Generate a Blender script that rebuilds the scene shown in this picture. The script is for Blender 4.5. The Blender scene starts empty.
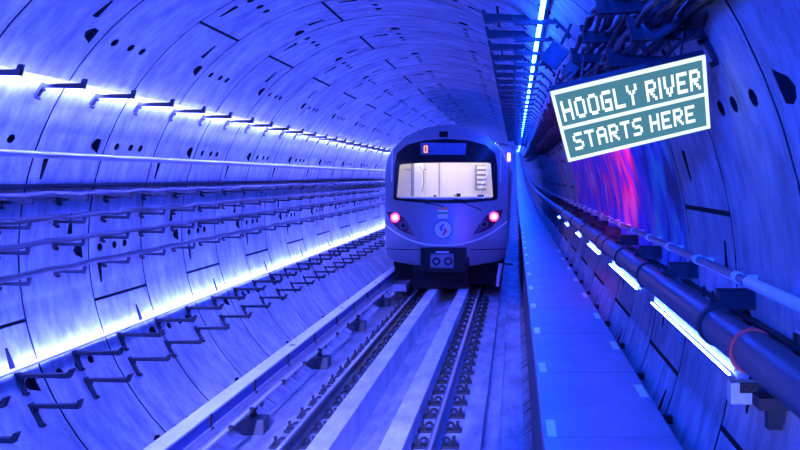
import bpy, math, random
from mathutils import Vector, Matrix
random.seed(7)
C = bpy.context.scene.collection
PI = math.pi
# ---------------------------------------------------------------- geometry constants
CX, CZ, R = -1.57, 2.04, 2.775        # tunnel axis and inner radius (rail top = 0)
CAMZ = 2.7
TX = -1.6                             # track centre
RING, RING0 = 1.51, 9.25
def rise(y): return 0.00024 * max(0.0, y - 32.0) ** 2
def ys_range(y0, y1):
    o = [y0]; y = y0
    while y < y1 - 1e-6:
        y = min(y1, (32.0 if y < 32 <= y1 else y + 5.0)); o.append(y)
    return o
def wall_pt(slope, side, dz=0.0):
    """point of the lining met by the line of sight of given slope z/|x| on one side"""
    x = 0.0
    best = None
    a = 1 + slope * slope
    cz = CZ - CAMZ
    b = -2 * (side * CX + slope * cz); c = CX * CX + cz * cz - R * R
    t = (-b + math.sqrt(b * b - 4 * a * c)) / (2 * a)
    return side * t, CAMZ + slope * t

# ---------------------------------------------------------------- materials
def nt(name):
    m = bpy.data.materials.new(name); m.use_nodes = True
    n = m.node_tree.nodes; l = m.node_tree.links
    return m, n, l, n['Principled BSDF']
def flat(name, col, rough=.5, metal=0.0, var=.12, scale=12, bump=0.0):
    m, n, l, b = nt(name)
    b.inputs['Roughness'].default_value = rough; b.inputs['Metallic'].default_value = metal
    if max(col) < .06: b.inputs['Specular IOR Level'].default_value = .12; b.inputs['Metallic'].default_value = 0
    tc = n.new('ShaderNodeTexCoord'); no = n.new('ShaderNodeTexNoise'); no.inputs['Scale'].default_value = scale
    no.inputs['Detail'].default_value = 5
    rp = n.new('ShaderNodeValToRGB')
    rp.color_ramp.elements[0].position = .3; rp.color_ramp.elements[1].position = .7
    rp.color_ramp.elements[0].color = tuple(c * (1 - var) for c in col) + (1,)
    rp.color_ramp.elements[1].color = tuple(min(1, c * (1 + var)) for c in col) + (1,)
    l.new(tc.outputs['Object'], no.inputs['Vector']); l.new(no.outputs['Fac'], rp.inputs['Fac'])
    l.new(rp.outputs['Color'], b.inputs['Base Color'])
    if bump:
        bp = n.new('ShaderNodeBump'); bp.inputs['Strength'].default_value = bump; bp.inputs['Distance'].default_value = .01
        l.new(no.outputs['Fac'], bp.inputs['Height']); l.new(bp.outputs['Normal'], b.inputs['Normal'])
    return m
def emit(name, col, s):
    m = bpy.data.materials.new(name); m.use_nodes = True
    n = m.node_tree.nodes; l = m.node_tree.links; n.clear()
    e = n.new('ShaderNodeEmission'); e.inputs['Color'].default_value = tuple(col) + (1,); e.inputs['Strength'].default_value = s
    o = n.new('ShaderNodeOutputMaterial'); l.new(e.outputs[0], o.inputs['Surface'])
    return m
def concrete(name, col, stretch, mott=1.0, rough=.75):
    m, n, l, b = nt(name)
    b.inputs['Roughness'].default_value = rough
    tc = n.new('ShaderNodeTexCoord')
    mp = n.new('ShaderNodeMapping'); mp.inputs['Scale'].default_value = stretch
    l.new(tc.outputs['Object'], mp.inputs['Vector'])
    a = n.new('ShaderNodeTexNoise'); a.inputs['Scale'].default_value = 2.2; a.inputs['Detail'].default_value = 8; a.inputs['Roughness'].default_value = .68
    l.new(mp.outputs['Vector'], a.inputs['Vector'])
    g = n.new('ShaderNodeTexNoise'); g.inputs['Scale'].default_value = 1.1; g.inputs['Detail'].default_value = 4
    l.new(tc.outputs['Object'], g.inputs['Vector'])
    sp = n.new('ShaderNodeTexNoise'); sp.inputs['Scale'].default_value = 38; sp.inputs['Detail'].default_value = 2
    l.new(tc.outputs['Object'], sp.inputs['Vector'])
    def ramp(src, p0, p1, c0, c1):
        r = n.new('ShaderNodeValToRGB'); e = r.color_ramp.elements
        e[0].position = p0; e[1].position = p1; e[0].color = (c0, c0, c0, 1); e[1].color = (c1, c1, c1, 1)
        l.new(src, r.inputs['Fac']); return r.outputs['Color']
    r1 = ramp(a.outputs['Fac'], .32, .66, max(.1, 1 - .42 * mott), 1.0)
    r2 = ramp(g.outputs['Fac'], .3, .65, 1 - .25 * mott, 1.0)
    r3 = ramp(sp.outputs['Fac'], .28, .36, .55, 1.0)
    def mul(x, y):
        k = n.new('ShaderNodeMix'); k.data_type = 'RGBA'; k.blend_type = 'MULTIPLY'; k.inputs[0].default_value = 1
        l.new(x, k.inputs[6]); l.new(y, k.inputs[7]); return k.outputs[2]
    o = mul(mul(r1, r2), r3)
    k = n.new('ShaderNodeMix'); k.data_type = 'RGBA'; k.blend_type = 'MULTIPLY'; k.inputs[0].default_value = 1
    k.inputs[6].default_value = tuple(col) + (1,); l.new(o, k.inputs[7])
    l.new(k.outputs[2], b.inputs['Base Color'])
    bp = n.new('ShaderNodeBump'); bp.inputs['Strength'].default_value = .35; bp.inputs['Distance'].default_value = .01
    l.new(a.outputs['Fac'], bp.inputs['Height']); l.new(bp.outputs['Normal'], b.inputs['Normal'])
    return m

BLUE = (.055, .075, 1.0)
M = {
    'lining': concrete('lining_concrete', (.46, .46, .46), (1.3, 2.6, 1.3), 1.45),
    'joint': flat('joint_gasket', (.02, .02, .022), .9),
    'pocket': flat('pocket_grime_shade', (.012, .012, .014), .9),  # near-black: dirt plus the shade of the recess, painted into the colour
    'slab': concrete('track_concrete', (.50, .50, .49), (2.5, .5, 1), 1.3),
    'kerb': concrete('kerb_concrete', (.85, .85, .84), (2.5, .6, 1), .9),
    'deck': concrete('deck_concrete', (.24, .24, .24), (1, 1, 1), .55, .4),
    'skirt': flat('deck_skirt_paint', (.12, .12, .12), .7),
    'steel': flat('bracket_galvanised', (.085, .085, .09), .55, .3),
    'darksteel': flat('bracket_dark', (.028, .028, .03), .6, .2),
    'iron': flat('clip_iron', (.03, .03, .03), .6, .3),
    'rail': flat('rail_steel', (.10, .10, .10), .45, .6),
    'railtop': flat('rail_polished', (.5, .5, .5), .4, .5),
    'cable': flat('cable_rubber', (.02, .02, .022), .5),
    'cable2': flat('cable_grey', (.035, .035, .04), .5),
    'pipe': flat('pipe_paint', (.045, .045, .05), .35, .1, .05, 4),
    'conduit': flat('conduit_grey', (.11, .11, .11), .4),
    'handpipe': flat('handrail_zinc', (.16, .16, .17), .35, .2),
    'white': flat('white_plastic', (.8, .8, .8), .45, 0, .04),
    'cover': concrete('cover_fibreglass', (.9, .9, .9), (3, .5, 1), .35),
    'condrail': flat('conductor_aluminium', (.6, .6, .6), .3, .5),
    'marker': flat('reflector_white', (.85, .85, .85), .4, 0, .03),
    'tag': flat('label_grey', (.12, .25, .25), .5),
    'box': flat('block_concrete', (.07, .07, .07), .8, 0, .1, 20),
    'paint': flat('train_paint', (.27, .27, .285), .3, .25, .04, 2),
    'paintlow': flat('train_lower_paint', (.2, .2, .22), .35, .25, .04, 2),
    'black': flat('train_black', (.012, .012, .014), .25, 0, .05),
    'stripe': flat('train_stripe', (.95, .95, .95), .3, 0, .02),
    'under': flat('underframe_black', (.012, .012, .012), .8),
    'cab': flat('cab_lining', (.82, .8, .76), .5, 0, .02),
    'cabgrey': flat('cab_grey', (.3, .3, .32), .5),
    'strip': emit('led_strip_glow', (.065, .088, 1.0), 600),
    'strip_u': emit('led_strip_upper', (.07, .088, 1.0), 1350),
    'strip_c': emit('shade_lip_glow', (.75, .8, 1.0), 1.3),  # glow given to the added lips that screen the left strips
    'strip_o': emit('led_strip_overhead', (.006, .05, 1.0), 420),
    'strip_r': emit('led_strip_right', (.03, .06, 1.0), 330),
    'signframe': emit('sign_frame_light', (.8, 1, .95), 1.15),
    'signpanel': emit('sign_panel_light', (.10, .33, .48), .72),
    'signtext': emit('sign_letter_light', (.85, 1, 1), 1.3),
    'red': emit('tail_lamp_red', (1, .02, .06), 16),
    'redcore': emit('tail_lamp_core', (1, .45, .45), 12),
    'lens': flat('headlamp_smoke', (.10, .02, .05), .15),
    'orange': emit('marker_lamp_orange', (1, .36, .10), 4.5),
    'destglow': emit('destination_digit', (1, .3, .12), 2.0),
    'dest': flat('destination_glass', (.10, .16, .30), .2),
    'blue': flat('emblem_blue', (.03, .06, .25), .4),
    'redp': flat('emblem_red', (.7, .02, .04), .4),
    'teal': flat('emblem_ring', (.05, .2, .22), .4),
    'saffron': flat('flag_saffron', (.95, .35, .08), .5, 0, .03),
    'green': flat('flag_green', (.04, .4, .12), .5, 0, .03),
    'galv': flat('galvanised_box', (.42, .46, .40), .5, .1, .2, 30),
    'redring': flat('clamp_red_rubber', (.35, .03, .03), .6),
    'floodglass': flat('flood_glass', (.06, .10, .14), .2),
}
g = bpy.data.materials.new('windshield_glass'); g.use_nodes = True
n_ = g.node_tree.nodes; l_ = g.node_tree.links; n_.clear()
tr = n_.new('ShaderNodeBsdfTransparent'); tr.inputs[0].default_value = (.93, .95, .97, 1)
gl = n_.new('ShaderNodeBsdfGlossy'); gl.inputs['Roughness'].default_value = .03
mx = n_.new('ShaderNodeMixShader'); mx.inputs[0].default_value = .03
o_ = n_.new('ShaderNodeOutputMaterial')
l_.new(tr.outputs[0], mx.inputs[1]); l_.new(gl.outputs[0], mx.inputs[2]); l_.new(mx.outputs[0], o_.inputs['Surface'])
M['glass'] = g

# ---------------------------------------------------------------- mesh helper
class MB:
    def __init__(s): s.v = []; s.f = []; s.m = []
    def add(s, vs, fs, mi=0):
        k = len(s.v); s.v += [tuple(p) for p in vs]
        for f in fs: s.f.append(tuple(i + k for i in f)); s.m.append(mi)
        return s
    def box(s, c, d, rot=None, mi=0):
        vs = [Vector((sx * d[0] / 2, sy * d[1] / 2, sz * d[2] / 2)) for sx in (-1, 1) for sy in (-1, 1) for sz in (-1, 1)]
        if rot is not None: vs = [rot @ p for p in vs]
        vs = [p + Vector(c) for p in vs]
        return s.add(vs, [(0, 1, 3, 2), (4, 6, 7, 5), (0, 4, 5, 1), (2, 3, 7, 6), (0, 2, 6, 4), (1, 5, 7, 3)], mi)
    def prism(s, poly, y0, y1, mi=0, axis='y'):
        n = len(poly)
        mk = {'y': lambda a, b, t: (a, t, b), 'x': lambda a, b, t: (t, a, b), 'z': lambda a, b, t: (a, b, t)}[axis]
        vs = [mk(a, b, y0) for a, b in poly] + [mk(a, b, y1) for a, b in poly]
        return s.add(vs, [tuple(range(n - 1, -1, -1)), tuple(range(n, 2 * n))] + [(i, (i + 1) % n, n + (i + 1) % n, n + i) for i in range(n)], mi)
    def sweep(s, poly, ys, closed=True, mi=0, flip=False):
        n = len(poly); vs = []
        for y in ys:
            vs += [(a, y, b + rise(y)) for a, b in poly]
        fs = []
        for k in range(len(ys) - 1):
            for i in range(n if closed else n - 1):
                j = (i + 1) % n
                q = (k * n + i, k * n + j, (k + 1) * n + j, (k + 1) * n + i)
                fs.append(q[::-1] if flip else q)
        if closed:
            fs.append(tuple(range(n))[::-1]); fs.append(tuple((len(ys) - 1) * n + i for i in range(n)))
        return s.add(vs, fs, mi)
    def tube(s, pts, r, n=10, mi=0, cap=True):
        pts = [Vector(p) for p in pts]; vs = []; fs = []
        up = Vector((0, 0, 1)); prev = None
        for i, p in enumerate(pts):
            t = (pts[min(i + 1, len(pts) - 1)] - pts[max(i - 1, 0)]).normalized()
            if prev is None:
                a = up if abs(t.z) < .9 else Vector((1, 0, 0))
                u = t.cross(a).normalized()
            else:
                u = (prev - t * prev.dot(t)).normalized()
            prev = u; w = t.cross(u)
            rr = r[i] if isinstance(r, (list, tuple)) else r
            vs += [p + (u * math.cos(2 * PI * k / n) + w * math.sin(2 * PI * k / n)) * rr for k in range(n)]
        for i in range(len(pts) - 1):
            fs += [(i * n + k, i * n + (k + 1) % n, (i + 1) * n + (k + 1) % n, (i + 1) * n + k) for k in range(n)]
        if cap: fs += [tuple(range(n))[::-1], tuple((len(pts) - 1) * n + k for k in range(n))]
        return s.add(vs, fs, mi)
    def build(s, name, mats, parent=None, smooth=False, bevel=0):
        me = bpy.data.meshes.new(name); me.from_pydata([tuple(p) for p in s.v], [], s.f)
        if not isinstance(mats, (list, tuple)): mats = [mats]
        for m in mats: me.materials.append(m)
        me.polygons.foreach_set('material_index', s.m)
        if smooth:
            me.polygons.foreach_set('use_smooth', [True] * len(s.f))
        me.update()
        if smooth:
            try: me.set_sharp_from_angle(angle=math.radians(35))
            except Exception: pass
        o = bpy.data.objects.new(name, me); C.objects.link(o)
        if parent: o.parent = parent
        if bevel:
            b = o.modifiers.new('bevel', 'BEVEL'); b.width = bevel; b.segments = 2; b.limit_method = 'ANGLE'
        return o
def tag(o, label, cat, group=None, kind=None):
    o['label'] = label; o['category'] = cat
    if group: o['group'] = group
    if kind: o['kind'] = kind
    return o
def struct(o, label=None):
    o['kind'] = 'structure'
    if label: o['label'] = label; 
    return o
def empty(name, loc=(0, 0, 0)):
    o = bpy.data.objects.new(name, None); C.objects.link(o); o.location = loc; o.empty_display_size = .1
    return o
def copy_tree(o, parent=None):
    c = o.copy(); C.objects.link(c)
    if parent: c.parent = parent
    for ch in list(o.children): copy_tree(ch, c)
    return c
ORD = ['nearest', 'second nearest', 'third nearest', 'fourth nearest', 'fifth nearest', 'sixth nearest', 'seventh nearest',
       'eighth nearest', 'ninth nearest', 'tenth nearest', 'eleventh nearest', 'twelfth nearest', 'thirteenth nearest', 'fourteenth nearest',
       'fifteenth nearest', 'sixteenth nearest', 'seventeenth nearest', 'eighteenth nearest', 'nineteenth nearest', 'twentieth nearest']
def ordw(i): return ORD[i] if i < len(ORD) else None

# ================================================================ TUNNEL LINING
def th_break():
    b = [-180 + 4.5 * i for i in range(81)]
    return b
OVAL = [(.5 + .48 * math.cos(math.radians(a)), .5 + .48 * math.sin(math.radians(a))) for a in (225, 270, 315, 0, 45, 90, 135, 180)]
WEDGE = [(.22, .30), (.58, .16), (.98, 0.0), (.94, .5), (.90, .86), (.5, .92), (.2, .80), (.02, .54)]
SLOTU = [(.3, .03), (.5, .01), (.7, .03), (.85, .5), (.98, .95), (.5, .99), (.02, .95), (.15, .5)]
SLOTD = [(.02, .05), (.5, .01), (.98, .05), (.85, .5), (.7, .97), (.5, .99), (.3, .97), (.15, .5)]
OUT8 = [(0, 0), (.5, 0), (1, 0), (1, .5), (1, 1), (.5, 1), (0, 1), (0, .5)]
def skew(th):
    t = min(1, max(0, (th - 40) / 20.0)); return -.5 * t * t * (3 - 2 * t)
JE = [-147, -80, -14, 55, 80.5, 147]
JO = [-168, -102.3, -36.2, 30, 104.5, 126]
GE = [(-135, 'w'), (-113.5, 'o'), (-91.5, 'w'), (-69.4, 'w'), (-47.5, 'o'), (-25.5, 'w'), (-3, 'o'), (19, 'w'), (41, 'o'), (68.9, 'w'), (91.5, 'o'), (113.5, 'w')]
def pockets(even):
    P = []
    dth = math.degrees(1 / R)
    for th, k in GE:
        k2 = k if even else ('w' if k == 'o' else 'o')
        if th in (-91.5,) and not even: k2 = 'o'
        if k2 == 'o':
            for s in (.3, .70, 1.0):
                P.append((th - .045 * dth, th + .045 * dth, s - .07, s + .07, OVAL))
        else:
            P.append((th - .085 * dth, th + .085 * dth, RING - .38, RING - .14, WEDGE))
    for J in (JE if even else JO):
        P.append((J + 3.2, J + 7.8, .2, .32, SLOTU))
        P.append((J - 8.0, J - 3.6, 1.0, 1.12, SLOTD))
    return P
def ring_bands(even, tmin, tmax, detail):
    Js = JE if even else JO
    P = pockets(even) if detail else []
    # drop pockets that collide in theta partially: group them by identical theta interval
    iv = []
    keep = []
    for p in P:
        ok = True
        for q in iv:
            if abs(p[0] - q[0]) < 1e-6 and abs(p[1] - q[1]) < 1e-6: break
            if p[0] < q[1] + .05 and p[1] > q[0] - .05: ok = False; break
        if any(p[0] - .3 < J < p[1] + .3 for J in Js): ok = False
        if p[0] < tmin or p[1] > tmax: ok = False
        if ok: keep.append(p); iv.append((p[0], p[1]))
    br = [t for t in th_break() if tmin < t < tmax and not any(a - .3 < t < b + .3 for a, b in iv) and not any(abs(t - J) < .6 for J in Js)]
    br += [tmin, tmax]
    for a, b in iv: br += [a, b]
    deep = set()
    for J in Js:
        if tmin < J < tmax:
            br += [J - .33, J, J + .33]; deep.add(round(J, 4))
    br = sorted(set(round(b, 4) for b in br))
    return br, keep, deep
def build_lining(name, tmin, tmax):
    mb = MB(); k0, k1 = -9, 156
    for k in range(k0, k1):
        y0 = RING0 + k * RING
        even = (k % 2 == 0)
        detail = y0 < 62
        br, pk, deep = ring_bands(even, tmin, tmax, detail)
        def P3(th, s, extra=0.0):
            dd = (s <= 1e-6 or s >= RING - 1e-6) or (round(th, 4) in deep)
            r = R + extra + (.035 if dd else 0)
            a = math.radians(th); y = y0 + s + skew(th)
            return (CX + r * math.sin(a), y, CZ + r * math.cos(a) + rise(y))
        for i in range(len(br) - 1):
            a, b = br[i], br[i + 1]
            cells = [p for p in pk if abs(p[0] - a) < 1e-3 and abs(p[1] - b) < 1e-3]
            sb = [0, .016]
            for p in sorted(cells, key=lambda q: q[2]): sb += [p[2], p[3]]
            sb += [RING - .016, RING]
            for j in range(len(sb) - 1):
                s0, s1 = sb[j], sb[j + 1]
                hit = [p for p in cells if abs(p[2] - s0) < 1e-6]
                if not hit:
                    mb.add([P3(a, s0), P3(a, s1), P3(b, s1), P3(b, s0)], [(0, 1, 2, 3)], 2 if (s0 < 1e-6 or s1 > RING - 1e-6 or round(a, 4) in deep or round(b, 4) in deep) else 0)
                    continue
                sh = hit[0][4]; vs = []
                def corner(u, v):
                    # bilinear on the flat quad, so the rim stays on its edges
                    q = [Vector(P3(a, s0)), Vector(P3(a, s1)), Vector(P3(b, s1)), Vector(P3(b, s0))]
                    return (q[0] * (1 - u) + q[1] * u) * (1 - v) + (q[3] * (1 - u) + q[2] * u) * v
                mid = math.radians((a + b) / 2); nrm = Vector((math.sin(mid), 0, math.cos(mid)))
                o8 = [corner(u, v) for u, v in OUT8]; i8 = [corner(u, v) for u, v in sh]
                d8 = [p + nrm * .05 for p in i8]
                mb.add(o8 + i8, [(q, (q + 1) % 8, 8 + (q + 1) % 8, 8 + q) for q in range(8)])
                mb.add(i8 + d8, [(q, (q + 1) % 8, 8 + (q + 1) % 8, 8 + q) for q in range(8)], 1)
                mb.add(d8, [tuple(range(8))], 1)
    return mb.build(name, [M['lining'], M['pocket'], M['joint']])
struct(build_lining('wall_left', -180, -50))
struct(build_lining('ceiling', -50, 50))
struct(build_lining('wall_right', 50, 180))

# ================================================================ TRACK BED
ALL = ys_range(-4, 238)
fp = [(-3.3, -.26), (-2.7, -.26), (-2.68, -.18), (-1.87, -.18), (-1.85, -.30), (-1.62, -.30), (-1.60, -.24), (-1.37, -.24), (-1.35, -.18), (-.37, -.18), (-.365, -.29), (-.20, -.29), (-.19, -.16), (-.165, -.16), (-.16, -.18), (.15, -.18), (.15, -.6), (-3.3, -.6)]
struct(MB().sweep(fp, ALL).build('floor', M['slab']))
# concrete kerb units between the rails
kn = 0
def kerb(x0, x1, y0, y1, lab):
    global kn
    top = .04
    o = MB().sweep([(x0, -.31), (x1, -.31), (x1 - .012, top), (x0 + .012, top)], ys_range(y0, y1)).build('derailment_kerb', M['kerb'], bevel=.008)
    tag(o, lab, 'kerb', 'concrete kerbs between the rails')
for y0, y1, w in ((2, 15.885, 'near'), (15.92, 24.4, 'middle'), (24.435, 90, 'far')):
    kerb(-1.35, -1.09, y0, y1, w + ' concrete kerb unit beside the right running rail')
    kerb(-2.06, -1.81, y0, y1, w + ' concrete kerb unit beside the left running rail')
# rails
def rail_profile(x):
    h = [(-.07, -.15), (.07, -.15), (.07, -.14), (.012, -.118), (.012, -.045), (.036, -.035), (.036, -.006), (.026, 0), (-.026, 0), (-.036, -.006), (-.036, -.035), (-.012, -.045), (-.012, -.118), (-.07, -.14)]
    return [(x + a, b) for a, b in h]
for x, nm in ((-.85, 'right'), (-2.35, 'left')):
    root = empty('running_rail', (0, 0, 0))
    tag(root, f'{nm} steel running rail the train stands on', 'rail', 'running rails')
    MB().sweep(rail_profile(x), ALL).build('rail_section', M['rail'], root)
    MB().sweep([(x - .014, .0005), (x + .014, .0005), (x + .014, .003), (x - .014, .003)], ALL).build('running_surface', M['railtop'], root)
# rail fasteners
def fastener():
    root = empty('rail_fastener', (0, 0, 0))
    MB().box((0, 0, -.165), (.50, .17, .028)).build('baseplate', M['iron'], root)
    for s in (-1, 1):
        pts = [(s * (.085 + .035 * (1 - math.cos(a)) * 1.2), .045 * math.cos(a * .9), -.13 + .05 * math.sin(a)) for a in [i * PI * 1.25 / 8 for i in range(9)]]
        MB().tube(pts, .017, 8).build('clip', M['iron'], root, True)
        b = MB(); b.tube([(s * .2, 0, -.155), (s * .2, 0, -.06)], .019, 8); b.tube([(s * .2, 0, -.155), (s * .2, 0, -.12)], .034, 6)
        b.build('bolt', M['iron'], root, True)
    return root
proto = None; i = 0; y = 11.26
while y < 25:
    for x, nm in ((-.85, 'right'), (-2.35, 'left')):
        if proto is None: proto = fastener(); o = proto
        else: o = copy_tree(proto)
        o.location = (x, y, 0)
        w = ordw(i)
        tag(o, f'{w if w else "one of the farthest"} black rail fastener clipping the {nm} running rail', 'rail fastener', f'fasteners along the {nm} running rail')
    y += .7; i += 1
# ------------------------------------------------ conductor rail with cover
root = empty('conductor_rail', (0, 0, 0))
tag(root, 'aluminium conductor rail running under a pale cover left of the track', 'conductor rail')
Y3 = ys_range(2, 60)
MB().sweep([(-3.03, .12), (-2.93, .12), (-2.93, .15), (-2.97, .16), (-2.97, .22), (-2.94, .24), (-2.94, .27), (-3.02, .27), (-3.02, .24), (-2.99, .22), (-2.99, .16), (-3.03, .15)], Y3).build('conductor_section', M['condrail'], root)
MB().sweep([(-2.955, .125), (-2.90, .125), (-2.90, .15), (-2.955, .15)], Y3).build('contact_flange', M['white'], root)
root = empty('conductor_rail_cover', (0, 0, 0))
tag(root, 'long pale protective cover board over the conductor rail', 'rail cover')
MB().sweep([(-3.13, .385), (-2.95, .385), (-2.95, .41), (-3.13, .41)], Y3).build('cover_board', M['cover'], root, bevel=.004)
MB().sweep([(-2.972, .27), (-2.962, .27), (-2.962, .384), (-2.972, .384)], Y3).build('side_flange', M['blue'], root)
MB().sweep([(-3.125, .1), (-3.115, .1), (-3.115, .384), (-3.125, .384)], Y3).build('back_flange', M['cover'], root)
for yy in (8.4, 10.26, 12.0, 13.75, 15.6, 17.5, 19.4, 21.2, 23):
    b = MB(); b.box((-2.955, yy, .33), (.012, .07, .14)); b.box((-2.95, yy, .26), (.04, .07, .02))
    b.build('strap', M['iron'], root)
for yy in (14.4, 18.5, 23.0):
    MB().box((-3.03, yy, .413), (.07, .12, .004)).build('label_plate', M['tag'], root)
def isup():
    r = empty('conductor_rail_support', (0, 0, 0))
    MB().box((.03, 0, -.17), (.36, .30, .18)).build('block', M['box'], r, bevel=.01)
    b = MB(); 
    for k in range(4): b.tube([(.06, 0, -.095 + k * .035), (.06, 0, -.075 + k * .035)], .045 if k % 2 else .03, 12)
    b.tube([(.06, 0, -.095), (.06, 0, .1)], .022, 10)
    b.build('insulator', M['iron'], r, True)
    b = MB(); b.box((.075, 0, .105), (.20, .07, .02)); b.box((.16, 0, .08), (.03, .06, .07)); b.build('clamp', M['conduit'], r, bevel=.004)
    return r
p = None
for k, yy in enumerate((12.25, 16.4, 20.4, 24.2)):
    o = p = isup() if p is None else None or p
    if k: o = copy_tree(p)
    o.location = (-3.09, yy, 0)
    tag(o, f'{ORD[k]} insulator block carrying the conductor rail', 'rail support', 'conductor rail supports')
p = None
for k, yy in enumerate((10.75, 11.6, 13.2, 14.5, 15.6, 17.2, 18.3, 19.4)):
    if p is None:
        b = MB(); b.box((-2.895, 0, .14), (.03, .07, .06)); b.tube([(-2.885, 0, .13), (-2.875, 0, .17)], .016, 8)
        p = b.build('contact_clip', M['iron'], None, bevel=.004); o = p
    else: o = copy_tree(p)
    o.location = (0, yy, 0)
    tag(o, f'{ORD[k]} small black clip on the conductor rail edge', 'clip', 'clips on the conductor rail')

# ================================================================ WALKWAY
root = empty('walkway', (0, 0, 0))
tag(root, 'long raised concrete evacuation walkway right of the train', 'walkway')
b = MB(); y = -4.0
while y < 236:
    L = 2.02
    b.sweep([(.165, 1.10), (.925, 1.10), (.925, 1.2), (.165, 1.2)], [y, y + L - .012]); y += L
b.build('deck', M['deck'], root)
MB().sweep([(.19, -.2), (.23, -.2), (.23, 1.1), (.19, 1.1)], ALL).build('skirt_panel', M['skirt'], root)
MB().sweep([(.225, .95), (.90, .95), (.90, 1.1), (.225, 1.1)], ALL).build('support_beam', M['skirt'], root)
def marker(x, y, L, lab, grp):
    o = MB().box((0, 0, .003), (.055, L, .006)).build('reflector', M['marker'])
    o.location = (x, y, 1.2 + rise(y)); tag(o, lab, 'reflector', grp); return o
y = 6.3; i = 0
while y < 34:
    w = ordw(i)
    marker(.215, y, .42, f'{w if w else "far"} white reflector plate along the left walkway edge', 'reflectors on the left walkway edge')
    y += 2.0; i += 1
y = 7.4; i = 0
while y < 22:
    marker(.882, y, .42, f'{ORD[i]} white reflector plate along the right walkway edge', 'reflectors on the right walkway edge')
    y += 2.0; i += 1

# ================================================================ CABLE BRACKETS
def bracket(xw, zw, side, arm, leg, legdown=True, mat='steel', single=False, h=.045, wid=.06):
    """side +1: arm points to +x (left wall); -1: to -x. Local origin at the wall point."""
    n = Vector((xw - CX, 0, zw - CZ)).normalized()
    t = Vector((n.z, 0, -n.x));
    if t.z > 0: t = -t
    inn = -n
    root = None
    A = MB(); L = MB(); B = []
    o = inn * .02
    s = side
    poly = [(s * .0, -h * .3), (s * arm * .93, -h * .5), (s * (arm + .0), h * .55 + .035), (s * (arm - .03), h * .5 + .035), (s * arm * .88, h * .5), (0, h * .3)]
    if s < 0: poly = poly[::-1]
    A.prism([(x + o.x, z + o.z) for x, z in poly], -wid / 2, wid / 2)
    if leg > 0:
        ang = math.atan2(t.x, -t.z)
        rot = Matrix.Rotation(-ang, 3, 'Y')
        c = t * (leg / 2 - .03) + inn * .013
        L.box(c, (.022, .07, leg), rot)
        for q in ((.2, .85) if leg > .1 else (.6,)):
            c = t * (leg * q) + inn * .03
            B.append(MB().tube([c - inn * .02, c + inn * .018], .016, 6))
    if single:
        S = MB(); S.add(A.v, A.f); S.add(L.v, L.f); 
        return S.build('cable_bracket', M[mat])
    root = empty('cable_bracket')
    A.build('arm', M[mat], root)
    if leg > 0:
        L.build('back_plate', M[mat], root)
        for q in B: q.build('bolt', M['iron'], root, True)
    return root
def tier(xw, zw, side, arm, leg, y0, y1, step, rowname, group, mat='steel', wid=.06, h=.045):
    near = far = None; i = 0; y = y0
    while y < y1:
        if y < 19:
            if near is None: near = bracket(xw, zw, side, arm, leg, mat=mat, wid=wid, h=h); o = near
            else: o = copy_tree(near)
        else:
            if far is None: far = bracket(xw, zw, side, arm, leg, mat=mat, single=True, wid=wid, h=h); o = far
            else: o = copy_tree(far)
        o.location = (xw, y, zw + rise(y))
        w = ordw(i)
        tag(o, f'{w if w else "small distant"} steel cable bracket in the {rowname}', 'bracket', group)
        y += step; i += 1
STEP = 1.135
def wp(slope, side):
    return wall_pt(slope, side)
L1 = wp(.2078, -1); L2 = wp(-.0485, -1); L3 = wp(-.097, -1); L4 = wp(-.146, -1); L5 = wp(-.206, -1); L6 = wp(-.40, -1); L7 = wp(-.475, -1)
rows = [(L1, .36, .13, 'top row beside the upper left light strip', .06, .045),
        (L2, .28, .07, 'second row down on the left wall', .035, .035),
        (L3, .28, .07, 'third row down on the left wall', .035, .035),
        (L4, .28, .07, 'fourth row down on the left wall', .035, .035),
        (L5, .28, .07, 'fifth row down on the left wall', .035, .035),
        (L6, .46, .20, 'row just under the lower left light strip', .07, .04),
        (L7, .42, .22, 'bottom row on the left wall', .07, .04)]
L1b = wp(.195, -1)
rows[0] = (L1b,) + rows[0][1:]
for (xw, zw), arm, leg, nm, wid, h in rows:
    tier(xw, zw, 1, arm, leg, 8.82 - (STEP if arm > .3 else 0), 32, STEP, nm, 'cable brackets in the ' + nm, 'darksteel', wid, h)
K1 = (.12, CAMZ + 1.54); K2 = (.357, CAMZ + 1.335)
tier(K1[0], K1[1], -1, .43, .20, 10.17, 46, 1.135, 'crown row over the walkway', 'cable brackets in the crown row', 'darksteel', .15, .08)
tier(K2[0], K2[1], -1, .37, .20, 9.02, 46, 1.135, 'row across the upper right light strip', 'cable brackets in the upper right strip row', 'darksteel', .05, .05)
A1 = (.75, CAMZ + .86); B1 = (.87, CAMZ + .67)
tier(A1[0], A1[1], -1, .34, .18, 5.29, 30, 1.14, 'upper row under the right cable bundle', 'upper brackets under the cable bundle', 'darksteel', .08, .07)
tier(B1[0], B1[1], -1, .34, .18, 4.87, 30, 1.14, 'lower row under the right cable bundle', 'lower brackets under the cable bundle', 'darksteel', .08, .07)

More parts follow.
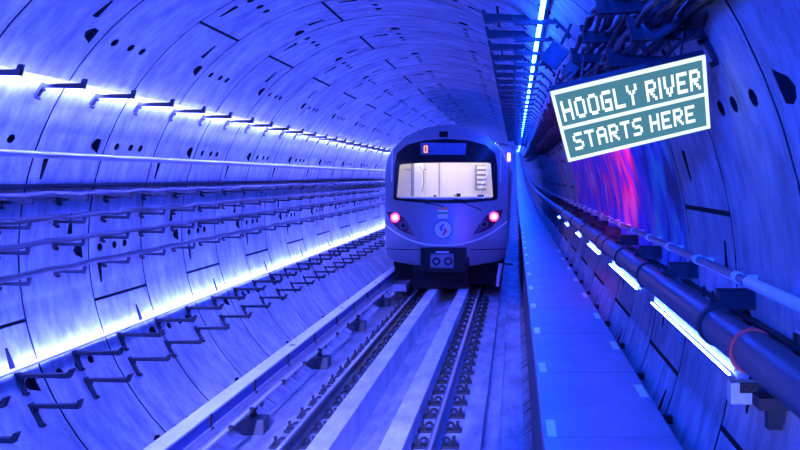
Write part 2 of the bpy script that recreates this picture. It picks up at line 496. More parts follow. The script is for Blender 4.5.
# ================================================================ CABLES AND PIPES
def lip(x, z, off):      # move a wall point inward
    n = Vector((x - CX, z - CZ)).normalized(); return x - n.x * off, z - n.y * off
def cable(x, z, y0, y1, r, name, mat, wob, lab, cat, grp=None, step=.567, sag=.02, n=8, seed=0):
    rnd = random.Random(seed); pts = []; y = y0; k = 0
    while y <= y1:
        dx = wob * rnd.uniform(-1, 1); dz = wob * rnd.uniform(-1, 1) * .5 + (-sag if k % 2 else 0)
        pts.append((x + dx, y, z + dz + rise(y))); y += step; k += 1
    o = MB().tube(pts, r, n).build(name, M[mat], None, True); tag(o, lab, cat, grp); return o
def pipe(x, z, y0, y1, r, name, mat, lab, cat, n=16):
    root = empty(name, (0, 0, 0)); tag(root, lab, cat)
    MB().tube([(x, y, z + rise(y)) for y in ys_range(y0, y1)], r, n).build('pipe_run', M[mat], root, True)
    return root
# left wall
x, z = wp(.0515, -1); x, z = lip(x, z, .07)
pl = pipe(x, z, 5, 36, .032, 'conduit', 'conduit', 'pale continuous conduit pipe along the left wall above the cables', 'conduit')
x, z = wp(-.017, -1); x, z = lip(x, z, .05)
pipe(x, z, 5, 36, .022, 'conduit', 'cable2', 'thin dark conduit on the left wall below the pale pipe', 'conduit')
for (px, pz), nm, sd in ((L2, 'first', 1), (L3, 'second', 2), (L4, 'third', 3), (L5, 'lowest', 4)):
    cable(px + .11, pz + .055, 5, 36, .028, 'cable', 'cable2' if sd % 2 else 'cable', .006, f'{nm} thick cable lying on the left wall brackets', 'cable', 'cables on the left wall', sag=.014, seed=sd)
# right bundle
def bundle(xs, base, row, grp, sd):
    names = ['outermost', 'second outermost', 'third outermost', 'fourth outermost', 'fourth innermost', 'third innermost', 'second innermost', 'innermost']
    for k, x in enumerate(xs):
        up = .0 if k % 3 else .045
        cable(x, base + .055 + up, 1.5, 60, (.019, .012, .015)[k % 3], 'cable', 'cable2' if k % 4 == 1 else 'cable', .014,
              f'dark {names[k]} cable counted from the lining on the {row} bracket row', 'cable', grp, step=.38, sag=.025 + .012 * (k % 2), seed=sd)
bundle([.70, .665, .62, .58, .54, .50, .465, .43], A1[1], 'upper right', 'cable bundle on the upper right wall', 20)
bundle([.82, .785, .74, .70, .66, .62, .585, .55], B1[1], 'lower right', 'cable bundle on the lower right shelf', 40)
# loops and strays hanging in the bundle
def loop(pts, r, lab, mat='cable'):
    P = [Vector(p) for p in pts]; out = []
    for i in range(len(P) - 1):
        p0 = P[max(i - 1, 0)]; p1 = P[i]; p2 = P[i + 1]; p3 = P[min(i + 2, len(P) - 1)]
        for q in range(6):
            t = q / 6
            out.append(.5 * ((2 * p1) + (p2 - p0) * t + (2 * p0 - 5 * p1 + 4 * p2 - p3) * t * t + (3 * p1 - p0 - 3 * p2 + p3) * t ** 3))
    out.append(P[-1])
    o = MB().tube(out, r, 8).build('cable_loop', M[mat], None, True); tag(o, lab, 'cable'); return o
def PX(px, py, d): return ((px - 515) * d / 1057, d, CAMZ + (177 - py) * d / 1057)
loop([PX(700, -6, 4.6), PX(676, 22, 4.7), PX(655, 36, 4.75), PX(645, 30, 4.8), PX(650, 18, 4.9), PX(672, 2, 5.0), PX(690, -8, 5.0)], .022, 'thick cable bent in a U under the bundle near the top', 'cable2')
loop([PX(604, 58, 6.4), PX(612, 40, 6.1), PX(626, 16, 5.7), PX(640, -8, 5.3)], .016, 'slim cable slanting down left from the top of the bundle')
loop([PX(600, 42, 6.6), PX(616, 24, 6.1), PX(630, 4, 5.7), PX(640, -8, 5.5)], .014, 'slim outer cable arcing over the bundle on its left side')
loop([PX(718, -6, 4.4), PX(708, 12, 4.6), PX(698, 34, 4.7), PX(678, 44, 4.9), PX(664, 60, 5.1)], .010, 'thin wire dropping from the bundle towards the lit sign')
loop([PX(596, 46, 6.6), PX(610, 34, 6.5), PX(622, 48, 6.6), PX(600, 66, 7.0), PX(585, 78, 7.4), PX(576, 92, 7.8)], .018, 'cable curling below the bundle left of the lit sign')
loop([PX(571, 72, 7.4), PX(556, 84, 7.6), PX(560, 70, 7.5)], .007, 'thin looped lead hanging under the floodlight')
# handrail pipe, right wall
HX, HZ = 1.10, CAMZ - .45 * 1.10
hp = pipe(HX, HZ, 5.0, 90, .024, 'handrail_pipe', 'handpipe', 'slim upper pipe with white couplings along the right wall', 'pipe')
MB().tube([(HX, 1.5, HZ), (HX, 4.98, HZ)], .028, 16).build('near_end', M['white'], hp, True)  # near stretch of the pipe, slightly thicker and white
yy = 5.22; k = 0
while yy < 24:
    b = MB(); b.tube([(HX, yy - .045, HZ), (HX, yy + .045, HZ)], .030, 16); b.box((HX + .05, yy, HZ), (.09, .05, .02))
    b.build('coupling', M['white'], hp, True); yy += 1.14; k += 1
# main pipe
GX, GZ, GR = 1.0, CAMZ - .735, .087
gp = pipe(GX, GZ, 1.5, 110, GR, 'fire_main_pipe', 'pipe', 'large main pipe running low along the right wall', 'pipe', 28)
for k, (yy, w, mt) in enumerate(((4.46, .010, 'redring'), (5.22, .035, 'iron'), (7.9, .02, 'iron'), (9.6, .02, 'iron'), (11.1, .03, 'iron'), (11.9, .03, 'iron'), (14.6, .03, 'iron'), (17.4, .03, 'iron'), (21, .03, 'iron'))):
    o = MB().tube([(GX, yy - w, GZ), (GX, yy + w, GZ)], GR + .012, 28).build('clamp', M[mt], gp, True)
    if mt == 'redring': o['label'] = 'thin red clamp ring'
# cable tray lip behind main pipe
b = MB().sweep([(1.13, GZ + .03), (1.17, GZ + .03), (1.17, GZ + .045), (1.13, GZ + .045)], ys_range(4.3, 60))
tag(b.build('pipe_shelf', M['darksteel']), 'thin steel shelf between the main pipe and the lining', 'shelf')
# plates between shelf and handrail
pp = None; i = 0; yy = 5.33
while yy < 30:
    if pp is None:
        pp = empty('pipe_bracket'); b = MB(); b.box((1.115, 0, GZ + .12), (.19, .10, .10)); b.build('bracket_plate', M['darksteel'], pp, bevel=.006)
        b = MB(); b.box((1.06, 0, GZ + .10), (.16, .07, .02)); b.build('support_arm', M['darksteel'], pp)
        o = pp
    else: o = copy_tree(pp)
    o.location = (0, yy, rise(yy)); w = ordw(i)
    tag(o, f'{w if w else "far"} black bracket plate above the main pipe on the right wall', 'bracket', 'bracket plates above the main pipe')
    yy += 1.66; i += 1
# galvanised support at the near end of the lit gap
r = empty('pipe_support', (0, 0, 0)); tag(r, 'galvanised channel support under the main pipe with a pale face', 'pipe support')
MB().box((1.08, 4.92, 1.70), (.17, .10, .10)).build('channel', M['galv'], r, bevel=.006)  # pale grey-green base colour with noise
MB().box((1.10, 4.86, 1.73), (.13, .02, .045)).build('strap', M['iron'], r)
b = MB(); b.tube([(1.06, 4.83, 1.73), (1.06, 4.852, 1.73)], .014, 8); b.build('bolt', M['iron'], r, True)
b = MB(); b.tube([(1.10, 4.83, 1.73), (1.10, 4.852, 1.73)], .014, 8); b.build('bolt', M['iron'], r, True)
r = empty('pipe_support', (0, 0, 0)); tag(r, 'dark angled bracket below the galvanised channel at the right edge', 'pipe support')
b = MB(); b.box((1.10, 4.5, 1.745), (.15, .14, .05)); b.build('arm', M['darksteel'], r)
b = MB(); b.box((1.10, 4.5, 1.68), (.06, .06, .10)); b.build('leg', M['darksteel'], r)
r = empty('junction_box', (0, 0, 0)); tag(r, 'small pale junction box on the right wall at the photo edge', 'junction box')
MB().box((1.20, 4.35, CAMZ - .70), (.07, .10, .13)).build('housing', M['galv'], r, bevel=.005)
MB().box((1.16, 4.35, CAMZ - .70), (.012, .08, .11)).build('cover_plate', M['iron'], r)
# walkway wall brackets in the gap right of the deck
p = None
for i in range(10):
    if p is None:
        p = MB().box((.975, 0, 1.12), (.10, .06, .05)).build('walkway_bracket', M['darksteel']); o = p
    else: o = copy_tree(p)
    o.location = (0, 6.9 + i * 1.5, 0); tag(o, f'{ORD[i]} dark bracket tying the walkway deck to the right wall', 'bracket', 'walkway edge brackets')

# ================================================================ LED STRIPS
def strip(x, z, y0, y1, off, lab, grp, w=.012, mt='strip', lip_side=0):
    if mt == 'strip_r': w = .006
    if mt == 'strip_o': w = .02
    xi, zi = lip(x, z, off)
    n = Vector((x - CX, z - CZ)).normalized(); t = Vector((n.y, -n.x))
    root = empty('led_strip_light', (0, 0, 0)); tag(root, lab, 'light strip', grp)
    # mounting profile and glowing diffuser
    def q(a, b): return (xi + t.x * a + n.x * b, zi + t.y * a + n.y * b)
    Y = ys_range(y0, y1)
    def slab(a0, a1, b0, b1, nm, m_):
        pl = [q(a0, b0), q(a1, b0), q(a1, b1), q(a0, b1)]
        MB().sweep(pl, Y).build(nm, M[m_], root)
    if lip_side:      # cove profile: the diffuser shines along the wall
        k = lip_side
        if mt == 'strip_u':
            slab(-.004, .004, 0, off - .012, 'diffuser', mt)
            slab(.005, .008, .004, off - .016, 'top_shade', 'conduit')  # added to cut the light going up
            slab(-.012, .012, off - .012, off - .002, 'mounting_profile', 'conduit')
            slab(-.016, .034, -.006, -.002, 'shade_lip', 'strip_c')  # added lip keeps light off the opposite wall, with a glow put in
        else:
            slab(min(0, k * .012), max(0, k * .012), 0, off - .002, 'mounting_profile', 'conduit')
            slab(min(k * .0, -k * .008), max(0, -k * .008), .002, (.014 if mt == 'strip_r' else off - .004), 'diffuser', mt)
            if mt == 'strip': slab(min(-k * .026, k * .0), max(-k * .026, k * .0), -.004, 0, 'shade_lip', 'strip_c')  # added glowing lip, screens the lower strip
    else:
        slab(-w, w, .004, off - .004, 'mounting_profile', 'conduit')
        slab(-w * .85, w * .85, -.012, .003, 'diffuser', mt)
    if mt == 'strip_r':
        slab(-.13, -.016, off - .016, off - .010, 'added_bright_plate', 'white')  # white plate added to make a bright patch above the strip
    return root
LG = 'light strips along the tunnel'
strip(L1[0], L1[1] + .015, 1, 236, .045, 'upper light strip along the left wall', LG, mt='strip_u', lip_side=1)
strip(L6[0], L6[1] + .05, 1, 236, .045, 'lower light strip along the left wall above the bare brackets', LG, lip_side=-1)
cx_, cz_ = wp(5.06, 1) if False else (.27, CAMZ + 1.40)
cz_ = CZ + math.sqrt(R * R - (cx_ - CX) ** 2)
strip(cx_, cz_, 1, 236, .07, 'overhead light strip high on the right of the vault', LG, mt='strip_o')
sx, sz = wp(-.90, 1)
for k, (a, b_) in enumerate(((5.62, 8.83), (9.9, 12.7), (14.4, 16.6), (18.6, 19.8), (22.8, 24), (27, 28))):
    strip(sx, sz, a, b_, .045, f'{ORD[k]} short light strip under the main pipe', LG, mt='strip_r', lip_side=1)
    if k < 6:
        rr = MB().sweep([lip(sx, sz + .03, .06), lip(sx, sz + .045, .06), lip(sx, sz + .10, .005), lip(sx, sz + .06, .005)], [a, b_]) if False else None

# ================================================================ MURAL
mb = MB(); th0, th1 = 61, 97
def mur(th, y):
    a = math.radians(th); r = R - .006; return (CX + r * math.sin(a), y, CZ + r * math.cos(a) + rise(y))
ny = 24; nth = 16
vs = [mur(th0 + (th1 - th0) * i / nth, 7.35 + (20 - 7.35) * j / ny) for j in range(ny + 1) for i in range(nth + 1)]
vs2 = [(v[0] + .004, v[1], v[2]) for v in vs]
K = nth + 1
mb.add(vs, [(j * K + i, j * K + i + 1, (j + 1) * K + i + 1, (j + 1) * K + i) for j in range(ny) for i in range(nth)])
m, n, l, b = nt('mural_paint'); b.inputs['Roughness'].default_value = .8
geo = n.new('ShaderNodeTexCoord'); sep = n.new('ShaderNodeSeparateXYZ'); l.new(geo.outputs['Object'], sep.inputs[0])
mp = n.new('ShaderNodeMapping'); mp.inputs['Scale'].default_value = (1, .55, .42); mp.inputs['Rotation'].default_value = (.22, 0, 0); l.new(geo.outputs['Object'], mp.inputs[0])
no = n.new('ShaderNodeTexNoise'); no.inputs['Scale'].default_value = 4.2; no.inputs['Detail'].default_value = 5; no.inputs['Distortion'].default_value = .5; l.new(mp.outputs[0], no.inputs['Vector'])
rp = n.new('ShaderNodeValToRGB'); e = rp.color_ramp.elements
e[0].position = .36; e[0].color = (.10, .05, .45, 1); e[1].position = .48; e[1].color = (.22, .10, .55, 1)
for pos, col in ((.51, (.55, .05, .5, 1)), (.55, (.95, .03, .22, 1)), (.66, (.95, .3, .45, 1))):
    q = e.new(pos); q.color = col
l.new(no.outputs['Fac'], rp.inputs['Fac'])
rq = n.new('ShaderNodeValToRGB'); e = rq.color_ramp.elements
e[0].position = .42; e[0].color = (.03, .04, .10, 1); e[1].position = .62; e[1].color = (.15, .5, .42, 1)
q = e.new(.5); q.color = (.10, .14, .4, 1)
l.new(no.outputs['Fac'], rq.inputs['Fac'])
mr = n.new('ShaderNodeMapRange'); mr.inputs[1].default_value = 8.7; mr.inputs[2].default_value = 9.6; l.new(sep.outputs['Y'], mr.inputs[0])
mxx = n.new('ShaderNodeMix'); mxx.data_type = 'RGBA'; l.new(mr.outputs[0], mxx.inputs[0]); l.new(rq.outputs[0], mxx.inputs[6]); l.new(rp.outputs[0], mxx.inputs[7])
l.new(mxx.outputs[2], b.inputs['Base Color'])
tag(mb.build('mural', m, None, True), 'painted mural with red and magenta streaks on the right wall behind the sign', 'mural')

# ================================================================ LIT SIGN
t0 = 4.7
P = [Vector(q) * t0 for q in ((0.0331126, 1, 0.0804163), (0.1800307, 1.0015393, 0.1155987), (0.2016478, 1.0930344, 0.0517046), (0.0547297, 1.0914951, 0.0165222))]
P = [q + Vector((0, 0, CAMZ)) for q in P]
TL, TR, BR, BL = P
U = (TR - TL); V = (BL - TL); N = U.cross(V).normalized()
if N.y > 0: N = -N
def SG(u, v, d=0): return TL + U * u + V * v + N * d
sg = empty('led_sign', (0, 0, 0)); tag(sg, 'tilted glowing sign reading HOOGLY RIVER STARTS HERE hung on the right wall', 'sign')
def sbox(mb, u0, u1, v0, v1, d0, d1):
    vs = [SG(u, v, d) for d in (d0, d1) for u, v in ((u0, v0), (u1, v0), (u1, v1), (u0, v1))]
    mb.add(vs, [(0, 3, 2, 1), (4, 5, 6, 7), (0, 1, 5, 4), (1, 2, 6, 5), (2, 3, 7, 6), (3, 0, 4, 7)])
b = MB(); sbox(b, .0, 1, 0, 1, -.035, -.004); b.build('back_box', M['darksteel'], sg)
b = MB(); sbox(b, .02, .98, .03, .97, -.003, 0); b.build('panel', M['signpanel'], sg)
b = MB(); fw = .022; fh = .034
sbox(b, 0, 1, 0, fh, -.003, .008); sbox(b, 0, 1, 1 - fh, 1, -.003, .008); sbox(b, 0, fw, fh, 1 - fh, -.003, .008); sbox(b, 1 - fw, 1, fh, 1 - fh, -.003, .008)
b.build('frame', M['signframe'], sg)
b = MB(); sbox(b, fw, 1 - fw, .49, .525, -.002, .007); b.build('divider', M['signframe'], sg)
FONT = {'H': '10001 10001 10001 11111 10001 10001 10001', 'O': '01110 10001 10001 10001 10001 10001 01110', 'G': '01111 10000 10000 10111 10001 10001 01111',
        'L': '10000 10000 10000 10000 10000 10000 11111', 'Y': '10001 10001 01010 00100 00100 00100 00100', 'R': '11110 10001 10001 11110 10100 10010 10001',
        'I': '01110 00100 00100 00100 00100 00100 01110', 'V': '10001 10001 10001 10001 01010 01010 00100', 'E': '11111 10000 10000 11110 10000 10000 11111',
        'S': '01111 10000 10000 01110 00001 00001 11110', 'T': '11111 00100 00100 00100 00100 00100 00100', 'A': '01110 10001 10001 11111 10001 10001 10001', ' ': '0 0 0 0 0 0 0'}
FONT['I'] = '1 1 1 1 1 1 1'
def text(s, u0, u1, v0, v1):
    adv = []; x = 0
    for ch in s:
        w = 3 if ch == ' ' else len(FONT[ch].split()[0]); adv.append((x, w)); x += w + (0 if ch == ' ' else 1.5)
    tot = x - 1.5; cu = (u1 - u0) / tot; cv = (v1 - v0) / 7
    for ch, (x0, w) in zip(s, adv):
        if ch == ' ': continue
        b = MB()
        for r_, row in enumerate(FONT[ch].split()):
            for c_, bit in enumerate(row):
                if bit == '1':
                    sbox(b, u0 + (x0 + c_ - .06) * cu, u0 + (x0 + c_ + 1.12) * cu, v0 + (r_ - .02) * cv, v0 + (r_ + 1.02) * cv, .0005, .005)
        b.build('letter', M['signtext'], sg)
text('HOOGLY RIVER', .045, .955, .15, .42)
text('STARTS HERE', .07, .90, .62, .86)
for u in (.2, .85): MB().tube([SG(u, .02, -.02), SG(u, .02, -.02) + Vector((.02, .06, .13))], .006, 6).build('hanger', M['iron'], sg)

# ================================================================ FLOODLIGHT
fl = empty('floodlight', (0, 0, 0)); tag(fl, 'square floodlight hung beside the overhead strip left of the sign', 'floodlight')
fc = Vector(PX(555, 55, 7.6))
rot = Matrix.Rotation(math.radians(38), 3, 'Y') @ Matrix.Rotation(math.radians(18), 3, 'X')
MB().box(fc, (.145, .07, .17), rot).build('housing', M['steel'], fl, bevel=.006)
MB().box(fc + rot @ Vector((0, -.038, 0)), (.115, .006, .14), rot).build('front_glass', M['floodglass'], fl)
fc2 = fc + Vector((.115, .05, -.10))
MB().box(fc2, (.09, .07, .12), rot).build('driver_box', M['steel'], fl, bevel=.005)
b = MB(); b.tube([fc + Vector((.03, .03, .05)), fc + Vector((.12, .05, .23))], .012, 8); b.build('mounting_arm', M['iron'], fl, True)
b = MB(); b.box(fc + rot @ Vector((.0, .02, -.1)), (.10, .03, .02), rot); b.build('yoke', M['iron'], fl)

# ================================================================ TRAIN
tn = empty('metro_train', (TX - .05, 25, 0)); tn.scale = (1.025, 1, 1.015); tag(tn, 'silver metro train with lit cab standing on the track', 'train')
def FY(x, z):      # depth of the nose surface behind the foremost point
    a = min(1.2, abs(x) / 1.44)
    y = .30 * a ** 2.6
    if z > 1.2: y += .10 * (z - 1.2) ** 1.35
    if z < .95: y += .12 * (.95 - z)
    return y
def T(px, py):     # photo pixel on the train face -> local x, z
    x = (px - 446) / 42.3; z = 2.7 - (py - 177) / 42.3; return x, z
outer = [(-1.26, .69), (-1.38, .80), (-1.42, 1.1), (-1.44, 2.1), (-1.44, 2.85), (-1.40, 3.08), (-1.29, 3.30), (-.97, 3.62), (-.5, 3.83), (0, 3.90)]
outer = outer + [(-x, z) for x, z in outer[:-1][::-1]] + [(.6, .58), (0, .56), (-.6, .58)]
blackp = [(-1.23, 2.12), (-1.22, 2.9), (-1.17, 3.22), (-.93, 3.42), (-.5, 3.53), (0, 3.56), (.5, 3.53), (.93, 3.42), (1.15, 3.22), (1.20, 2.9), (1.21, 2.12), (.6, 2.06), (0, 2.04), (-.6, 2.06)]
wind = [(-1.15, 2.17), (-1.09, 2.96), (-.5, 2.99), (0, 3.0), (.5, 3.0), (1.04, 3.0), (1.10, 2.17), (.4, 2.13), (-.4, 2.13)]
cen = (0, 2.6); NA = 144
def radial(poly, k):
    a = 2 * PI * k / NA; dx, dz = math.cos(a), math.sin(a); best = None
    for i in range(len(poly)):
        x1, z1 = poly[i]; x2, z2 = poly[(i + 1) % len(poly)]
        ex, ez = x2 - x1, z2 - z1; den = dx * ez - dz * ex
        if abs(den) < 1e-9: continue
        t = ((x1 - cen[0]) * ez - (z1 - cen[1]) * ex) / den; u = ((x1 - cen[0]) * dz - (z1 - cen[1]) * dx) / den
        if t > 0 and -1e-6 <= u <= 1 + 1e-6: best = t if best is None else min(best, t)
    return cen[0] + dx * best, cen[1] + dz * best
def rings(polys_w, lift=0):
    vs = []
    for fn in polys_w:
        for k in range(NA): x, z, y = fn(k); vs.append((x, y - lift, z))
    fs = []
    for r_ in range(len(polys_w) - 1):
        for k in range(NA): fs.append((r_ * NA + k, r_ * NA + (k + 1) % NA, (r_ + 1) * NA + (k + 1) % NA, (r_ + 1) * NA + k))
    return vs, fs
def lerpf(pa, pb, t, yoff=0):
    def fn(k):
        a = radial(pa, k); c = radial(pb, k); x = a[0] * (1 - t) + c[0] * t; z = a[1] * (1 - t) + c[1] * t
        return x, z, FY(x, z) + yoff
    return fn
def outf(scale, y):
    def fn(k):
        x, z = radial(outer, k); return x * scale, cen[1] + (z - cen[1]) * scale, y + FY(x, z) * max(0, 1 - y / 1.2)
    return fn
b = MB()
vs, fs = rings([lerpf(blackp, outer, t) for t in (0, .15, .3, .45, .6, .75, .88, .97)] + [outf(1.0, .03), outf(1.004, .1), outf(1.006, 1.3), outf(1.006, 21.5)])
b.add(vs, fs); b.add(vs[-NA:], [tuple(range(NA))]); b.build('body_shell', M['paint'], tn, True)
b = MB(); vs, fs = rings([lerpf(wind, blackp, 0, .03), lerpf(wind, blackp, .0), lerpf(wind, blackp, .3), lerpf(wind, blackp, .6), lerpf(wind, blackp, 1)]); b.add(vs, fs); b.build('windshield_surround', M['black'], tn, True)
b = MB(); vs, fs = rings([lerpf(wind, wind, 0, .02)]); ctr = len(vs); vs.append((cen[0], FY(0, 2.6) + .02, cen[1]))
b.add(vs, [(k, (k + 1) % NA, ctr) for k in range(NA)]); wg = b.build('windshield', M['glass'], tn, True)
# lower panel seam and bumper
def ribbon(pts, w, mat, name, parent, lift=.012, th=.012, n=1):
    b = MB()
    for i in range(len(pts) - 1):
        pass
    vs = []
    for i, (x, z) in enumerate(pts):
        x0, z0 = pts[max(i - 1, 0)]; x1, z1 = pts[min(i + 1, len(pts) - 1)]
        t = Vector((x1 - x0, z1 - z0)).normalized(); nn = Vector((-t.y, t.x)) * (w / 2)
        for a, c, d in ((1, 1, lift), (-1, -1, lift), (-1, -1, lift - th), (1, 1, lift - th)):
            xx = x + nn.x * a; zz = z + nn.y * a; vs.append((xx, FY(xx, zz) - d, zz))
    fs = []
    for i in range(len(pts) - 1):
        for q in range(4): fs.append((i * 4 + q, i * 4 + (q + 1) % 4, (i + 1) * 4 + (q + 1) % 4, (i + 1) * 4 + q))
    b.add(vs, fs); return b.build(name, mat, parent, True)
smile = [T(385.6 + (506.4 - 385.6) * i / 40, 226 + 21.5 * (1 - abs(i / 20 - 1) ** 2.3) - 3 * i / 40) for i in range(41)]
ribbon(smile, .035, M['stripe'], 'smile_stripe', tn)
seam = [(-1.41 + 2.82 * i / 30, .965) for i in range(31) if abs(-1.41 + 2.82 * i / 30) > .52]
ribbon([p for p in seam if p[0] < 0], .018, M['black'], 'panel_seam', tn, .008)
ribbon([p for p in seam if p[0] > 0], .018, M['black'], 'panel_seam', tn, .008)
def decal(poly, mat, name, parent, lift=.01, th=.006):
    n = len(poly); b = MB()
    cxx = sum(p[0] for p in poly) / n; czz = sum(p[1] for p in poly) / n
    vs = [(x, FY(x, z) - lift, z) for x, z in poly] + [(x, FY(x, z) - lift + th, z) for x, z in poly] + [(cxx, FY(cxx, czz) - lift, czz)]
    b.add(vs, [(i, (i + 1) % n, 2 * n) for i in range(n)] + [(i, n + i, n + (i + 1) % n, (i + 1) % n) for i in range(n)])
    return b.build(name, mat, parent)
def dens(poly, k=5):
    o = []
    for i in range(len(poly)):
        a = poly[i]; c = poly[(i + 1) % len(poly)]
        for j in range(k): o.append((a[0] + (c[0] - a[0]) * j / k, a[1] + (c[1] - a[1]) * j / k))
    return o
for side, pl in ((-1, ((387, 213), (396, 214), (405, 219), (411, 228), (416, 237), (407, 234), (399, 230), (391, 222))), (1, ((502.5, 211), (494, 212.5), (486, 217), (479, 226), (473, 236), (482, 233), (491, 229), (499, 220)))):
    poly = [T(*q) for q in pl]
    hl = decal(dens(poly), M['lens'], 'headlamp', tn, .016, .03)
    cxp, cyp = (396, 219) if side < 0 else (493.5, 218)
    cxx, czz = T(cxp, cyp)
    def disc(cx0, cz0, r, mat, nm, lift):
        pl = [(cx0 + r * math.cos(2 * PI * k / 20), cz0 + r * math.sin(2 * PI * k / 20)) for k in range(20)]
        return decal(pl, mat, nm, hl, lift, .012)
    disc(cxx, czz, .105, M['red'], 'tail_lamp', .024); disc(cxx, czz, .05, M['redcore'], 'tail_lamp_core', .03)
    c2 = T(404.5, 226.5) if side < 0 else T(484, 225.5)
    disc(c2[0], c2[1], .085, M['paintlow'], 'lamp_ring', .022); disc(c2[0], c2[1], .06, M['black'], 'lamp_lens', .027)
# destination display
ds = decal(dens([T(421, 144.5), T(466, 145), T(465, 156.5), T(421, 156.5)], 4), M['dest'], 'destination_display', tn, .014)
cx0, cz0 = T(426, 151)
def dg(x0, x1, z0, z1, nm='digit'): 
    return decal([(x0, z0), (x1, z0), (x1, z1), (x0, z1)], M['destglow'], nm, ds, .02)
b = MB()
for (a0, a1, c0, c1) in ((-.045, -.02, -.075, .075), (.02, .045, -.075, .075), (-.045, .045, .06, .085), (-.045, .045, -.085, -.06)):
    y = FY(cx0, cz0) - .022
    b.box((cx0 + (a0 + a1) / 2, y, cz0 + (c0 + c1) / 2), (a1 - a0, .006, c1 - c0))
b.build('digit', M['destglow'], ds)
xx, zz = T(443.5, 136)
decal([(xx - .1, zz - .07), (xx + .1, zz - .07), (xx + .1, zz + .07), (xx - .1, zz + .07)], M['black'], 'camera_window', tn, .012)
# wipers
for pts in (((397, 201), (420, 203), (443, 207.5)), ((450, 201.5), (466, 205), (480, 211))):
    q = [T(*p) for p in pts]; b = MB(); b.tube([(x, FY(x, z) - .035, z) for x, z in q], .012, 6)
    b.tube([(q[-1][0], FY(*q[-1]) - .035, q[-1][1]), (q[-1][0] + .0, FY(*q[-1]) + .01, q[-1][1] - .03)], .018, 6)
    wr = b.build('wiper', M['black'], tn, True)
    q2 = [T(pts[0][0] + 3, 200.5), T(pts[0][0] + 26, 202)]
    MB().tube([(x, FY(x, z) - .028, z) for x, z in q2], .008, 6).build('wiper_blade', M['black'], wr)
# emblem and flag sticker
ex, ez = T(444, 230.5)
em = decal([(ex + .245 * math.cos(PI / 8 + PI * k / 4), ez + .245 * math.sin(PI / 8 + PI * k / 4)) for k in range(8)], M['teal'], 'emblem', tn, .014)
decal([(ex + .195 * math.cos(2 * PI * k / 24), ez + .195 * math.sin(2 * PI * k / 24)) for k in range(24)], M['stripe'], 'emblem_disc', em, .019)
def poly_t(pts): return [(ex + a, ez + c) for a, c in pts]
decal(poly_t([(-.01, .14), (.035, .11), (-.045, .035), (-.01, -.03), (-.04, -.045), (-.095, .04)]), M['blue'], 'emblem_stroke', em, .024)
decal(poly_t([(.01, -.14), (-.035, -.11), (.045, -.035), (.01, .03), (.04, .045), (.095, -.04)]), M['redp'], 'emblem_stroke', em, .024)
fx0, fz1 = T(438.5, 208.5); fx1, fz0 = T(448.5, 219.5)
fg = decal([(fx0, fz0), (fx1, fz0), (fx1, fz1), (fx0, fz1)], M['stripe'], 'flag_sticker', tn, .012)
hh = (fz1 - fz0)
decal([(fx0, fz1 - hh * .24), (fx1, fz1 - hh * .24), (fx1, fz1), (fx0, fz1)], M['saffron'], 'flag_band', fg, .016)
decal([(fx0, fz1 - hh * .62), (fx1, fz1 - hh * .62), (fx1, fz1 - hh * .44), (fx0, fz1 - hh * .44)], M['green'], 'flag_band', fg, .016)
# coupler pocket
q0 = T(422, 248); q1 = T(467, 269)
b = MB(); b.box(((q0[0] + q1[0]) / 2, .10, (q0[1] + q1[1]) / 2 - .04), (q1[0] - q0[0], .26, q0[1] - q1[1] + .08)); b.build('coupler_pocket', M['black'], tn)
cp = MB(); a0 = T(432, 254); a1 = T(455, 268)
cp.box(((a0[0] + a1[0]) / 2, -.12, (a0[1] + a1[1]) / 2), (a1[0] - a0[0], .2, a0[1] - a1[1])); cpl = cp.build('coupler', M['paintlow'], tn, bevel=.03)
for cxp in (438, 449.5):
    xx, zz = T(cxp, 261); MB().tube([(xx, -.24, zz), (xx, -.21, zz)], .095, 20).build('coupler_port', M['black'], cpl, True)
    MB().tube([(xx, -.255, zz), (xx, -.235, zz)], .05, 16).build('coupler_pin', M['paintlow'], cpl, True)
xx, zz = T(443.5, 252.5); MB().box((xx, -.06, zz), (.30, .05, .035)).build('step_plate', M['stripe'], tn)
for xs in (-.45, .52):
    MB().box((xs, -.02, T(0, 262)[1]), (.07, .08, .2)).build('coupler_guard', M['black'], tn)
MB().prism([(-.75, .05), (.5, .05), (.55, .6), (-.75, .6)], .1, .5).build('front_skirt', M['under'], tn)
MB().prism([(-1.15, .12), (1.15, .12), (1.25, .66), (-1.25, .66)], .45, 21).build('underframe', M['under'], tn)
wb = MB()
for s in (-1, 1):
    for yy in (1.7, 3.9):
        w = MB(); w.tube([(s * .75 - .06, yy, .43), (s * .75 + .06, yy, .43)], .425, 32); w.build('wheel', M['iron'], tn, True)
b = MB(); b.box((-.98, .15, .14), (.30, 1.6, .16)); b.build('collector_gear', M['paintlow'], tn, bevel=.01)
# side grab rails and marker lamps
for s in (-1, 1):
    MB().tube([(s * (1.27 + .0), FY(1.27, z) - .05 + .0, z) for z in (2.55, 2.75, 3.0, 3.2, 3.32)], .014, 8).build('grab_rail', M['stripe'], tn, True)
MB().box((1.465, .9, 3.14), (.07, .14, .2)).build('marker_lamp', M['orange'], tn)
b = MB()
b.box((1.458, 1.7, 2.0), (.012, .75, 2.0)); b.build('cab_door', M['paintlow'], tn)
MB().box((1.458, 1.7, 2.55), (.02, .5, .7)).build('door_window', M['black'], tn)
b = MB(); b.tube([(1.2, .35, .62), (1.55, .35, .60)], .018, 8); b.box((1.5, .35, .59), (.14, .1, .03)); b.build('side_step', M['iron'], tn)
MB().tube([(1.28, .3, .62), (1.22, .32, .3), (1.2, .34, .08)], .045, 10).build('side_hose', M['white'], tn, True)
